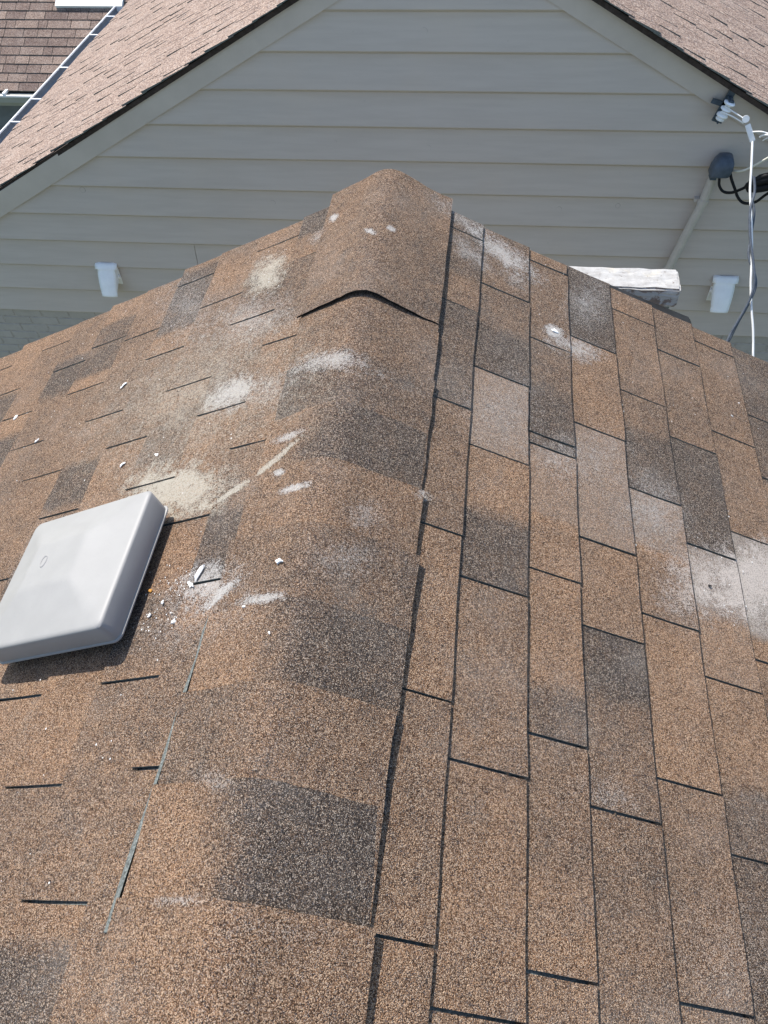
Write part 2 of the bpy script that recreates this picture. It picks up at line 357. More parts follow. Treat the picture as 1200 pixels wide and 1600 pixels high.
TONE_R = {1: [(1.836, .85), (1.66, .80), (1.535, .40), (1.205, .82), (.868, .52), (.53, .28), (.175, .42), (-9, .30)],
          2: [(1.666, .60), (1.5, .62), (1.353, .98), (1.112, -.42), (.93, .22), (.783, .92), (.44, .46), (.1, .30), (-9, .25)],
          3: [(1.866, .35), (1.54, .55), (1.38, .70), (1.187, .88), (1.0, -.30), (.857, .25), (.62, .20), (.52, .72), (.3, .48), (-9, .25)],
          4: [(1.62, 1.05), (1.31, .28), (.98, -.38), (.768, .30), (.62, .98), (.427, .58), (-9, .50)],
          5: [(1.82, .40), (1.5, .45), (1.38, .52), (1.175, .92), (1.02, -.40), (.845, .40), (.508, .20), (-9, .45)],
          6: [(1.73, .52), (1.405, .50), (1.076, .98), (.90, -.70), (.747, -.22), (.55, .25), (.41, .66), (-9, .80)],
          7: [(1.85, .50), (1.5, .50), (1.166, .42), (.9, -.95), (.8, .1), (-9, .45)],
          8: [(1.63, .85), (1.38, .85), (1.0, .35), (-9, .4)]}
# dark granule blends on the left slope: course, from, to, tone
DARK_L = [(4, 1.60, 1.90, .92), (3, 1.72, 1.86, .30), (6, 1.68, 1.80, .75), (7, 1.52, 1.72, .95), (6, 1.56, 1.67, .85), (5, 1.02, 1.17, .90), (8, 1.20, 1.42, .92),
          (1, 1.80, 2.0, .98), (2, 1.55, 1.72, .70), (1, .706, .86, .90), (1, 1.42, 1.70, .66), (2, .0, .12, .88), (5, .69, .9, .75), (3, 1.08, 1.25, .62),
          (1, .38, .60, .62), (3, .10, .30, .52), (2, .54, .70, .62), (9, 1.5, 1.66, .85), (10, 1.5, 1.7, .8), (2, 1.22, 1.4, .58), (6, .55, .7, .7)]
def tone_at(side, k, y, rnd):
    if side > 0 and k in TONE_R:
        for y0, t in TONE_R[k]:
            if y >= y0: return t
    if side < 0:
        for kk, a, b, t in DARK_L:
            if kk == k and a <= y <= b: return t
        return rnd
    return rnd
def tab(side, k, s0, s1, y0, y1, parent):
    r = hsh(side, k, y0); nY = 9 if y1-y0 > .1 else 2
    base = r.uniform(.22, .52) if side < 0 else r.uniform(.3, .5)
    j1 = r.uniform(-.0016, .0016); sk = r.uniform(-.0025, .0025); lift = max(0, r.gauss(0, .0012))
    sl = .0025
    ya = y0+sl+r.uniform(-.0006, .0006); yb = (y1-sl if y1 < Y_END-.03 else y1+r.uniform(-.012, .014))+r.uniform(-.0006, .0006)
    V, T = [], []
    ys = [ya+(yb-ya)*i/nY for i in range(nY+1)]
    for row, (s, h) in enumerate(((s0-.012, .0012), (s0+(s1-s0)*.55, .0046), (s1, .0078))):
        for i, y in enumerate(ys):
            w_ = math.sin(y*19+k*3+side)*.0008+r.uniform(-.0005, .0005)
            dh = r.uniform(-.0004, .0004)+(lift*(abs(2*i/nY-1))**2 if row == 2 else 0)
            V.append(S(side, s+(j1+w_+sk*(i/nY-.5) if row == 2 else 0), y, h+dh)); T.append(tone_at(side, k, y, base))
    n = nY+1
    for i, y in enumerate(ys):                     # underside of the butt edge
        s, h = s1+j1-.0014, .0030
        V.append(S(side, s+math.sin(y*19+k*3+side)*.0008, y, h)); T.append(.8)
    for (s, yy) in ((s0-.012, ya), (s0-.012, yb)): V.append(S(side, s, yy, -.003)); T.append(.8)
    F, I = [], []
    def q(a, m):
        F.append(a if side > 0 else tuple(reversed(a))); I.append(m)
    for i in range(nY): q((i, n+i, n+i+1, i+1), 0)
    lb = len(V)
    if side > 0:                                   # dark lip on the top face, painting in the butt's shadow line
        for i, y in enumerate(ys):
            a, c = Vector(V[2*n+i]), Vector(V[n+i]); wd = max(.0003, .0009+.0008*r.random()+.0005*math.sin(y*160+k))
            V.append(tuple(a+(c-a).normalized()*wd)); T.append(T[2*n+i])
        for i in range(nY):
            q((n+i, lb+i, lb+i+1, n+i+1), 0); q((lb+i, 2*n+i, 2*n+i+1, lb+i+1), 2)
    else:
        for i in range(nY): q((n+i, 2*n+i, 2*n+i+1, n+i+1), 0)
    for i in range(nY): q((2*n+i, 3*n+i, 3*n+i+1, 2*n+i+1), 1)
    q((0, 4*n, 3*n, 2*n, n), 1); q((nY, n+nY, 2*n+nY, 3*n+nY, 4*n+1), 1)
    return mesh('shingle', V, F, [stained(side, s0, s1, y0, y1), M['edge'], M['butt_shade']], parent, I, attr=T)
def slope(side, C, SL):
    smax = C[-1]
    top = [S(side, .03, Y_BACK, -.003), S(side, .03, Y_END-.02, -.003), S(side, smax-.02, Y_END-.02, -.003), S(side, smax-.02, Y_BACK, -.003)]
    bot = [S(side, .03, Y_BACK, -.028), S(side, .03, Y_END-.02, -.028), S(side, smax-.02, Y_END-.02, -.028), S(side, smax-.02, Y_BACK, -.028)]
    d = mesh('roof_slope', top+bot, [(0, 1, 2, 3), (7, 6, 5, 4), (0, 4, 5, 1), (1, 5, 6, 2), (2, 6, 7, 3), (3, 7, 4, 0)], M['edge'], house)
    for k in range(1, len(C)):
        s0, s1 = C[k-1], C[k]
        ys = sorted(SL.get(k, A_)); ys = [ys[0]-.34]+ys+[Y_END]
        ys = [max(y, Y_BACK) for y in ys]
        for a, b in zip(ys[:-1], ys[1:]):
            if b-a > .02: tab(side, k, s0, s1, a, b, d)
    return d
slope(1, CR, SLOT_R); slope(-1, CL, SLOT_L)
# ridge caps: nearer ones lap over farther ones, one long cap at the far end lies on top
TM = .462; RA = .055
def cap_pt(u, y, h):
    au = RA*TM
    if abs(u) <= au:
        ph = u/RA; return ((RA+h)*math.sin(ph), y, -RA/math.cos(TM)+(RA+h)*math.cos(ph))
    sd = 1 if u > 0 else -1
    return S(sd, abs(u)-au+RA*math.tan(TM), y, h)
U_OFF = RA*TM-RA*math.tan(TM)
def lerp(tab_, x):
    if x <= tab_[0][0]: return tab_[0][1]
    for (a, va), (b, vb) in zip(tab_[:-1], tab_[1:]):
        if x <= b: return va+(vb-va)*(x-a)/(b-a)
    return tab_[-1][1]
WL = [(-.5, .20), (.138, .197), (.366, .188), (.63, .179), (.97, .164), (1.16, .158), (1.40, .158)]
def ridge_cap(yf, ln, tl, tr, wl, wr, hf, hn, top=False, ragged=0.0):
    r = hsh('cap', yf); nU, nY = 22, 6
    V, T = [], []
    W0, W1 = wl+U_OFF, wr+U_OFF
    rl = r.uniform(-.0015, .0035)
    def hgt(u, t, y):
        h = hn+(hf-hn)*t
        e = max(0, abs(u)/.19-.35)
        h -= ((.0062 if u < 0 else rl) if not top else .002)*min(1, e*1.4)                       # sides settle towards the slope
        h += .0012*math.sin(u*40+yf*9)*(1 if abs(u) > .05 else .4)
        if top: h += .0045*math.exp(-(u/.030)**2)*max(0, 1-t*3.2)-.004*(1-math.exp(-(u/.06)**2))
        return h
    for lay in (0, 1):
        for j in range(nY+1):
            t = j/nY; y = yf-ln+ln*t
            jag = r.uniform(-.002, .002)
            for i in range(nU+1):
                f_ = i/nU; u = -W0+(W0+W1)*f_
                if i in (0, nU): u += jag*(1 if i else -1)
                yy = y+(r.uniform(-.0012, .0012) if j in (0, nY) else 0)+(ragged*math.sin(u*37+1)*(j == nY))
                V.append(cap_pt(u, yy, hgt(u, t, y)-((.0042+(.0022 if u > .12 else 0)) if lay else 0)))
                k = 1/(1+math.exp(-(u+.04+.02*math.sin(y*21))/.020)); T.append(tl[0]*(1-k)*t+tl[1]*(1-k)*(1-t)+tr[0]*k*t+tr[1]*k*(1-t))
    n = nU+1; L = n*(nY+1); F, I = [], []
    for j in range(nY):
        for i in range(nU):
            a = j*n+i; F.append((a, a+1, a+n+1, a+n)); I.append(0); F.append((L+a, L+a+n, L+a+n+1, L+a+1)); I.append(1)
    for j in range(nY):
        for i, fl in ((0, 0), (nU, 1)):
            a = j*n+i; q = (a, a+n, L+a+n, L+a); F.append(q if not fl else tuple(reversed(q))); I.append(1)
    for i in range(nU):
        a = i; F.append((a, L+a, L+a+1, a+1)); I.append(1)
        a = nY*n+i; F.append((a, a+1, L+a+1, L+a)); I.append(1)
    st = []
    for sd in (1, -1):
        for q in STAINS:
            if q[0] == sd and q[1]-q[8]*1.6 < .2 and yf-ln-q[8]*1.7 < q[2] < yf+q[8]*1.7: st.append(q)
    o = mesh('ridge_cap', V, F, [granule(tuple(st)), M['felt']], house, I, attr=T)
    me = o.data; me.polygons.foreach_set('use_smooth', [m == 0 for m in I]); me.set_sharp_from_angle(angle=R(32))
    return o
caps = [(-.42, .4, .45), (-.27, .42, .45), (-.12, .36, .42), (.03, .36, .42), (.18, .32, .38), (.335, .28, 1.0), (.482, .70, .46), (.63, .24, .92), (.78, .52, .62),
        (.93, .42, .42), (1.08, .28, .95), (1.235, .88, .66), (1.39, .48, .55), (1.50, .5, .55)]
for i, (yf, a, b) in enumerate(caps):
    ridge_cap(yf, .30, (a, a), (b, b), lerp(WL, yf-.08), .187+random.uniform(-.006, .007), .0200+random.uniform(-.002, .0025), .0110)
ridge_cap(1.942, .526, (.36, .66), (.52, .62), .168, .180, .0225, .0275, top=True, ragged=.004)
# grey bead of old adhesive left along the left edge of the caps
V, F = [], []
pts = [(.138, .196, .0068), (.20, .194, .0070), (.245, .192, .0060), (.30, .188, .0052), (.366, .186, .0045), (.43, .183, .0055), (.487, .180, .0050), (.55, .178, .0030), (.60, .177, .0038), (.63, .176, .0015)]
for i, (y, s, wd) in enumerate(pts):
    for ds, h in ((-.004, .0105), (wd*.5, .0100), (wd+.003, .0062)): V.append(S(-1, s+.007+ds+random.uniform(-.0014, .0014), y, h))
for i in range(len(pts)-1):
    for k in (0, 1): a = i*3+k; F.append((a, a+3, a+4, a+1))
o = mesh('adhesive_strip', V, [tuple(reversed(q)) for q in F], M['edge'], house); o['label'] = 'thin grey green strip of old adhesive along the ridge cap edge'
# walls and eaves below the roof
def eave_z(side, C): return S(side, C[-1], 0, -.03)
ex, ez = eave_z(1, CR)[0], eave_z(1, CR)[2]; lx, lz = eave_z(-1, CL)[0], eave_z(-1, CL)[2]
for nm, yy in (('gable_wall', 1.72), ('gable_wall', -.60)):
    a, b = (yy, yy+.12) if yy > 0 else (yy, yy+.12)
    P_ = [(-1.45, a, -6), (1.35, a, -6), (1.35, a, -.76), (0, a, -.09), (-1.45, a, -.84)]; Q_ = [(x, b, z) for x, y, z in P_]
    mesh(nm, P_+Q_, [(0, 1, 2, 3, 4), (9, 8, 7, 6, 5)]+[(i, i+5, (i+1) % 5+5, (i+1) % 5) for i in range(5)], M['wallnear'], house)
box('side_wall', (1.23, -.47, -6), (1.347, 1.71, -.80), M['wallnear'], house)
box('side_wall', (-1.447, -.47, -6), (-1.33, 1.71, -.88), M['wallnear'], house)
box('fascia_board', (ex-.035, Y_BACK, ez-.11), (ex-.012, Y_END-.03, ez+.002), M['fasc2'], house)
box('fascia_board', (lx+.012, Y_BACK, lz-.11), (lx+.035, Y_END-.03, lz+.002), M['fasc2'], house)

# ------------------------------------------------------------------ roof vent on the left slope
vent = empty('roof_vent', S(-1, .53, .75, 0), 'square light grey roof vent with raised sloping hood on the left roof slope', 'roof vent')
def ring(s0, s1, y0, y1, rad, h, n=5):
    L = []
    for cx, cy, a0 in ((s1-rad, y1-rad, 0), (s0+rad, y1-rad, 90), (s0+rad, y0+rad, 180), (s1-rad, y0+rad, 270)):
        for i in range(n):
            a = R(a0+90*i/(n-1)); L.append(S(-1, cx+rad*math.cos(a), cy+rad*math.sin(a), h))
    return L
def loft(rings, capend=True):
    V, F = [], []
    n = len(rings[0])
    for r in rings: V += r
    for j in range(len(rings)-1):
        for i in range(n):
            i2 = (i+1) % n; F.append((j*n+i2, j*n+i, (j+1)*n+i, (j+1)*n+i2))
    if capend: F.append(tuple(range((len(rings)-1)*n+n-1, (len(rings)-1)*n-1, -1)))
    return V, F
s0, s1, y0, y1 = .364, .698, .598, .904
rg = [ring(s0+.010, s1-.010, y0+.010, y1-.010, .012, .070), ring(s0+.003, s1-.003, y0+.003, y1-.003, .014, .0300),
      ring(s0-.003, s1+.003, y0-.003, y1+.003, .016, .0290), ring(s0-.003, s1+.003, y0-.003, y1+.003, .016, .0318), ring(s0, s1, y0, y1, .016, .0330)]
for t, hh in ((-.0035, .0790), (-.0022, .0822), (.0008, .0845), (.0055, .0858), (.0120, .0864)):
    rg.append(ring(s0+t, s1-t, y0+t, y1-t, .016+t*.5, hh))
for t, hh in ((.100, .1055), (.107, .1070), (.116, .1073)): rg.append(ring(s0+t, s1-t*.78, y0+t, y1-t*.85, .010, hh))
V, F = loft(rg); mesh('hood', V, F, M['vent'], vent, smooth=38)
V, F = loft([ring(s0+.065, s1-.065, y0+.06, y1-.06, .01, .008), ring(s0+.065, s1-.065, y0+.06, y1-.06, .01, .078)]); mesh('throat', V, F, M['dark'], vent)
V, F = loft([ring(s0+.03, s1+.02, y0+.012, y1-.02, .01, .0065), ring(s0+.03, s1+.02, y0+.012, y1-.02, .01, .0085)]); mesh('flange', V, F, M['dark'], vent)
V, F = [], []
for i in range(20):
    a = 2*math.pi*i/20
    for k, hh in ((1.0, .1068), (.82, .1090), (.64, .1068)): V.append(S(-1, .572+.009*k*math.cos(a), .765+.016*k*math.sin(a), hh))
for i in range(20):
    for k in (0, 1): a = i*3+k; b = ((i+1) % 20)*3+k; F.append((a, b, b+1, a+1))
mesh('embossed_oval', V, F, M['vent'], vent, smooth=60)

# ------------------------------------------------------------------ the grey gabled house behind
GY0 = 4.2064
def wy(x): return GY0+.015*x
gab = empty('gabled_house', (0, 6.2, -6.0), 'grey gabled house with horizontal lap siding and pinkish brown shingle roof, filling the background', 'house')
RS = .532
def rake_in(x): return (-.0925-.535*abs(x)) if x < 0 else (-.105-.535*abs(x))
zl = [-.4214-i*.18914 for i in range(-2, 11)]
WXL, WXR = -3.44, 3.20
boards = []
def siding(zt, zb, xl, xr):
    # lap board: thin at the top, thick at the butt; ends cut to the gable slope
    def cut(z): 
        m = max(0.002, (-z-.05)/.535); return max(xl, -m), min(xr, m)
    zt2 = zt+.02
    a0, a1 = cut(zt2); b0, b1 = cut(zb)
    if a1-a0 < .01: a0, a1 = (b0+b1)/2-.005, (b0+b1)/2+.005
    nX = 10; V, F = [], []
    for row, (z, off, e0, e1) in enumerate(((zt2, -.002, a0, a1), (zb+.0185, -.0300, b0, b1), (zb+.0150, -.0290, b0, b1), (zb, -.0120, b0, b1), (zb+.0015, .0, b0, b1))):
        for i in range(nX+1):
            x = e0+(e1-e0)*i/nX
            V.append((x, wy(x)+off+math.sin(x*2.1+zb*9)*.0012*(row in (1, 2, 3)), z+math.sin(x*1.3+zb*5)*.0015*(row > 0)))
    n = nX+1
    for r_ in range(4):
        for i in range(nX): F.append((r_*n+i, (r_+1)*n+i, (r_+1)*n+i+1, r_*n+i+1))
    for i in (0, nX): q = (i, n+i, 2*n+i, 3*n+i, 4*n+i); F.append(q if i else tuple(reversed(q)))
    o = mesh('siding_board', V, F, M['siding'], gab); boards.append((zt, zb, xl, xr, o))
for i in range(len(zl)-1):
    zt, zb = zl[i], zl[i+1]
    if i == 9: siding(zt, zb, WXL, -1.562); siding(zt, zb, -1.558, WXR)
    else: siding(zt, zb, WXL, WXR)
PLUGS = [(-1.363,-.942),(-1.246,-1.147),(-.764,-1.094),(-.586,-1.063),(-.691,-1.097),(-2.17,-1.389),(-1.0,-1.442),(-.904,-1.46),(-1.605,-1.277),(-1.462,-1.246),(-.479,-.495),(-.097,-.506),(.194,-.9),(-.073,-1.091),(.109,-1.153),(.138,-1.073),(.562,-1.081),(.79,-1.134),(.999,-1.084),(.796,-.95),(1.583,-1.044),(.242,-1.457),(.688,-1.442),(1.017,-1.413),(1.274,-1.504),(1.327,-1.107),(-1.714,-1.275),(-.25,-.77)]
for i, (x, z) in enumerate(PLUGS):
    for zt, zb, xl, xr, o in boards:
        if zb < z <= zt and xl <= x <= xr:
            r = hsh('plug', i); rad = r.choice((.008, .011, .015, .019)); V, F = [], []
            t = (zt+.02-z)/(zt+.02-zb); y = wy(x)-.002-.027*t
            for k in range(14):
                a = 2*math.pi*k/14
                for q, d in ((1.0, -.0004), (.85, -.0016), (.6, -.0010), (.3, -.0013)):
                    zz = z+rad*q*math.sin(a); V.append((x+rad*q*math.cos(a), wy(x)-.002-.027*(zt+.02-zz)/(zt+.02-zb)+d, zz))
            for k in range(14):
                for q in (0, 1, 2): a = k*4+q; b = ((k+1) % 14)*4+q; F.append((a, b, b+1, a+1))
            F.append(tuple(k*4+3 for k in range(14)))
            p_ = mesh('nail_patch', V, F, [M['plug'], M['siding']], o, [0 if j % 3 == 0 and j < 42 else 1 for j in range(43)]); break
# painted brickwork under the siding
BZ = zl[-1]
wall = mesh('brick_wall', *[q for q in box_v((WXL, 0, -6.0), (WXR, 1, BZ+.01))], M['mortar'], gab)
for v_ in wall.data.vertices:
    co = v_.co+wall.matrix_basis.translation
wall.data.clear_geometry()
vv = []
for x in (WXL, WXR):
    for dy in (.002, .15):
        for z in (-6.0, BZ+.012): vv.append((x, wy(x)+dy, z))
bpy.data.objects.remove(wall, do_unlink=True)
wall = mesh('brick_wall', vv, [(0, 4, 5, 1), (2, 3, 7, 6), (0, 1, 3, 2), (4, 6, 7, 5), (1, 5, 7, 3), (0, 2, 6, 4)], M['mortar'], gab)
bl, bh, bj = .195, .058, .009
row = 0; z = BZ-.004
while z-bh > -3.35:
    x = -3.43-(.1 if row % 2 else 0)
    while x < WXR-.05:
        if x < -1.35 or x > 1.55:
            r = hsh('brick', row, x); dx = r.uniform(-.001, .001); dy = r.uniform(-.0012, .0006)-.0015
            x0 = max(x, WXL+.002); x1 = min(x+bl, WXR-.002); b_ = .003
            if x1-x0 > .02:
                V = [(x0, wy(x0)+.004, z-bh), (x1, wy(x1)+.004, z-bh), (x1, wy(x1)+.004, z), (x0, wy(x0)+.004, z),
                     (x0+b_, wy(x0)+dy, z-bh+b_), (x1-b_, wy(x1)+dy, z-bh+b_), (x1-b_, wy(x1)+dy+r.uniform(-.001, .001), z-b_), (x0+b_, wy(x0)+dy, z-b_)]
                mesh('brick', V, [(4, 5, 6, 7), (0, 1, 5, 4), (1, 2, 6, 5), (2, 3, 7, 6), (3, 0, 4, 7)], M['brick'], wall)
        x += bl+bj
    z -= bh+bj; row += 1
# side and back walls
for xa, xb in ((WXL+.02, -3.06), (WXR-.15, WXR-.15)):
    V = [(x+dx, y, z) for z in (-6.0, -1.90) for x, y, dx in ((xa, 4.36, 0), (xa, 4.36, .13), (xb, 8.2, .13), (xb, 8.2, 0))]
    mesh('side_wall', V, [(3, 2, 1, 0), (4, 5, 6, 7), (0, 1, 5, 4), (1, 2, 6, 5), (2, 3, 7, 6), (3, 0, 4, 7)], M['brick'], gab)
# rake boards
for sd in (-1, 1):
    xe = 3.30; V = []
    for y_, in ((-.036,), (-.004,)):
        for x, z in ((0, .025), (sd*xe, .025-.528*xe), (sd*xe, rake_in(sd*xe)), (0, rake_in(sd*.0001))): V.append((x, wy(x)+y_, z))
    F = [(0, 1, 2, 3), (7, 6, 5, 4), (0, 4, 5, 1), (1, 5, 6, 2), (2, 6, 7, 3)]
    mesh('rake_board', V, F if sd < 0 else [tuple(reversed(q)) for q in F], M['trim'], gab)
# roof of the grey house
RY0, RY1 = 4.125, 8.35
def xe_(side, y): return (-3.39+.0747*(y-5.40)) if side < 0 else 3.30
def FP(side, q, y, h=0.0):
    """q = share of the way from ridge to eave"""
    ze = -1.796+.026*(y-4.1) if side < 0 else .045-.528*3.30
    x = xe_(side, y)*q; z = .045+(ze-.045)*q; L = math.hypot(xe_(side, y), ze-.045)
    n = Vector(((.045-ze)*side, 0, abs(xe_(side, y))))/L
    return (x+n.x*h, y, z+n.z*h)
FL = 3.78; NC = 26
def ndc(p):
    d = Vector(p)-CAM; z = d.dot(FW)
    return (600+1210.7*d.dot(RT)/z, 800-1210.7*d.dot(UP)/z, z)
for side in (-1, 1):
    ys = [RY0+.012+(RY1-RY0-.012)*i/6 for i in range(7)]
    V = [FP(side, 0, y, -.004) for y in ys]+[FP(side, 1, y, -.004) for y in ys]+[FP(side, 0, y, -.03) for y in ys]+[FP(side, 1, y, -.03) for y in ys]
    F = []
    for i in range(6): F += [(i, i+1, 7+i+1, 7+i), (14+i, 21+i, 21+i+1, 14+i+1), (7+i, 7+i+1, 21+i+1, 21+i)]
    F += [(0, 7, 21, 14), (6, 20, 27, 13)]
    deck = mesh('roof_slope', V, F if side > 0 else [tuple(reversed(q)) for q in F], M['farfelt'], gab)
    items = []
    for c in range(NC):
        q0, q1 = c/NC, (c+1)/NC
        r = hsh('far', side, c); y = RY0-r.uniform(.0, .15); first = True
        while y < RY1:
            wdt = r.choice((.055, .075, .095, .12, .15))*r.uniform(.85, 1.15); a = max(y, RY0+(r.uniform(-.012, .010))); b = min(y+wdt, RY1)
            if b-a > .03:
                up = r.random() < .5; t = r.uniform(.0, .25); g_ = r.uniform(.0015, .0045)
                hh = (.014 if up else .0095)+r.uniform(-.001, .001)
                wv = [math.sin((a+k*(b-a))*5+c*1.7)*.002 for k in (0, 1)]
                top = [FP(side, q0-.008, a+g_, .0015), FP(side, q0-.008, b-g_, .0015), FP(side, q1+wv[1]*.3, b-g_, hh+wv[1]), FP(side, q1+wv[0]*.3, a+g_, hh+wv[0])]
                bot = [FP(side, q0-.008, a+g_, -.002), FP(side, q0-.008, b-g_, -.002), FP(side, q1-.001, b-g_, .002), FP(side, q1-.001, a+g_, .002)]
                fc = [(0, 1, 2, 3), (3, 2, 6, 7), (0, 3, 7, 4), (2, 1, 5, 6)]
                if side > 0: fc = [tuple(reversed(q)) for q in fc]
                px, py, pz = ndc(FP(side, (q0+q1)/2, (a+b)/2))
                vis = -25 < px < 1225 and -25 < py < 330
                items.append((0 if vis else 1, pz, top+bot, fc, t))
            y += wdt
    items.sort(key=lambda e: (e[0], e[1]))
    mm = granule((), 170.0, 1.0, 'far')
    n_ind = 0; SV, SF, ST_ = [], [], []
    for inv, pz, V, F, t in items:
        if not inv and n_ind < 298:
            mesh('shingle', V, [tuple(reversed(q)) for q in F], [mm, M['edge']], deck, [0, 1, 1, 1], attr=[t]*8); n_ind += 1
        else:
            b = len(SV); SV += V; SF += [tuple(i+b for i in reversed(q)) for q in F]; ST_ += [t]*8
    o = mesh('shingle_field', SV, SF, [mm, M['edge']], deck, [0, 1, 1, 1]*(len(SF)//4), attr=ST_); o['kind'] = 'stuff'
    # black underlay showing at the rake
    V = []
    for q in (0, 1):
        for y_, h in ((RY0+.006, -.003), (RY0+.012, -.007), (RY0+.08, -.007), (RY0+.08, -.003)): V.append(FP(side, q, y_, h))
    F = [(0, 1, 5, 4), (1, 2, 6, 5), (2, 3, 7, 6)]
    mesh('rake_edge', V, F if side < 0 else [tuple(reversed(q)) for q in F], M['felt'], gab)
V = []
for y in (RY0-.01, RY1):
    for x, h in ((-.15, .0), (-.05, .045), (0, .062), (.05, .045), (.15, 0)): V.append((x, y, .045-abs(x)*.53+.02+(.0 if abs(x) > .1 else .01)))
mesh('ridge_cover', V, [(i, i+1, 6+i, 5+i) for i in range(4)], granule((), 170.0, 1.0, 'far'), gab, attr=[.3]*10)
# gutter along the left eave
gut_y0, gut_y1 = RY0+.02, 7.84
prof = [(.012, -.012), (.004, -.085), (-.070, -.085), (-.098, -.040), (-.098, -.006), (-.108, -.003), (-.108, -.012), (-.104, -.016)]
def eave(y): return Vector((xe_(-1, y), y, -1.796+.026*(y-4.1)))
V, F, I = [], [], []
ng = 12
for i in range(ng+1):
    y = gut_y0+(gut_y1-gut_y0)*i/ng; e = eave(y)
    for dx, dz in prof: V.append((e.x+dx, y, e.z+dz))
n = len(prof)
for i in range(ng):
    for k in range(n-1): F.append((i*n+k, i*n+k+1, (i+1)*n+k+1, (i+1)*n+k)); I.append(0 if k >= 4 else 1)
F.append(tuple(ng*n+k for k in range(5))); I.append(0)
gut = mesh('gutter', V, F, [M['whitemetal'], M['gutter_in']], gab, I)
sol = gut.modifiers.new('thick', 'SOLIDIFY'); sol.thickness = .0025
V = []
for y in (gut_y0, gut_y1):
    e = eave(y)
    for dx, dz in ((-.1095, .001), (-.1095, -.06), (-.085, -.098), (-.075, -.098), (-.105, -.055), (-.100, .001)): V.append((e.x+dx, y, e.z+dz))
F = [(i, (i+1) % 6, (i+1) % 6+6, i+6) for i in range(6)]
o = mesh('gutter_front', V, F, M['whitemetal'], gut)
for y in (4.75, 5.22, 5.72, 6.08, 6.62, 7.24, 7.62):
    e = eave(y); v, f = box_v((e.x-.106, y-.007, e.z-.004), (e.x-.012, y+.007, e.z+.001)); mesh('gutter_strap', v, f, M['whitemetal'], gut)

# ------------------------------------------------------------------ low house far behind at the left
low = empty('low_house', (-6, 12.5, -6.0), 'low house with mauve shingle roof and white gutter, far behind at the upper left', 'house')
LY, LZ, LT = 11.0, -3.93, R(30)
def LP(x, t, h=0.0): return (x, LY+t*math.cos(LT)-h*math.sin(LT), LZ+t*math.sin(LT)+h*math.cos(LT))
lx0, lx1, tmax = -9.5, -3.9, 3.2
V = [LP(lx0, 0, -.01), LP(lx1, 0, -.01), LP(lx1, tmax, -.01), LP(lx0, tmax, -.01), LP(lx0, 0, -.05), LP(lx1, 0, -.05), LP(lx1, tmax, -.05), LP(lx0, tmax, -.05)]
ld = mesh('roof_slope', V, [(0, 1, 2, 3), (7, 6, 5, 4), (0, 4, 5, 1), (1, 5, 6, 2), (2, 6, 7, 3), (3, 7, 4, 0)], M['felt'], low)
ml = granule((), 120.0, 1.0, 'far')
SV, SF, STn = [], [], []
for c in range(22):
    r = hsh('low', c); x = lx0+r.uniform(-.2, 0)
    while x < lx1:
        wdt = r.choice((.14, .22, .30, .36)); t0 = c*.143; a, b = max(x, lx0), min(x+wdt, lx1); tn = min(1, max(0, r.gauss(.5, .2)))
        hh = .012+r.uniform(-.001, .003)
        if b-a > .02:
            V = [LP(a+.004, t0, hh), LP(b-.004, t0, hh), LP(b-.004, t0+.155, .001), LP(a+.004, t0+.155, .001), LP(a+.004, t0+.001, -.002), LP(b-.004, t0+.001, -.002), LP(b-.004, t0+.155, -.004), LP(a+.004, t0+.155, -.004)]
            F = [(0, 1, 2, 3), (4, 5, 1, 0), (5, 6, 2, 1), (7, 4, 0, 3)]
            px, py, pz = ndc(LP((a+b)/2, t0+.07))
            if -15 < px < 260 and -15 < py < 160: mesh('shingle', V, F, [ml, M['edge']], ld, [0, 1, 1, 1], attr=[tn]*8)
            else: k = len(SV); SV += V; SF += [tuple(i+k for i in q) for q in F]; STn += [tn]*8
        x += wdt
o = mesh('shingle_field', SV, SF, [ml, M['edge']], ld, [0, 1, 1, 1]*(len(SF)//4), attr=STn); o['kind'] = 'stuff'
sk = mesh('skylight', [LP(-6.18, 1.33, -.01), LP(-5.16, 1.33, -.01), LP(-5.16, 2.2, -.01), LP(-6.18, 2.2, -.01), LP(-6.18, 1.33, .05), LP(-5.16, 1.33, .05), LP(-5.16, 2.2, .05), LP(-6.18, 2.2, .05)],
     [(4, 5, 6, 7), (0, 1, 5, 4), (1, 2, 6, 5), (2, 3, 7, 6), (3, 0, 4, 7)], M['skylight'], low)
mesh('pane', [LP(-6.08, 1.46, .052), LP(-5.26, 1.46, .052), LP(-5.26, 2.1, .052), LP(-6.08, 2.1, .052)], [(0, 1, 2, 3)], M['glass'], sk)
gy = LY-.02
gl = box('gutter', (lx0, gy-.10, LZ-.11), (lx1, gy-.004, LZ-.03), M['fascia'], low)
box('gutter_lip', (lx0, gy-.112, LZ-.030), (lx1, gy-.082, LZ-.008), M['whitemetal'], gl)
for x in (-6.75, -8.0, -5.2): box('gutter_strap', (x-.02, gy-.10, LZ-.007), (x+.02, gy+.05, LZ+.022), M['whitemetal'], gl)
box('fascia_board', (lx0, gy, LZ-.20), (lx1, gy+.03, LZ-.03), M['fascia'], low)
box('soffit', (lx0, gy+.03, LZ-.20), (lx1, LY+.35, LZ-.18), M['fascia'], low)
lw = box('front_wall', (lx0+.1, LY+.36, -6.0), (lx1-.1, LY+.5, LZ-.205), M['wingwall'], low)
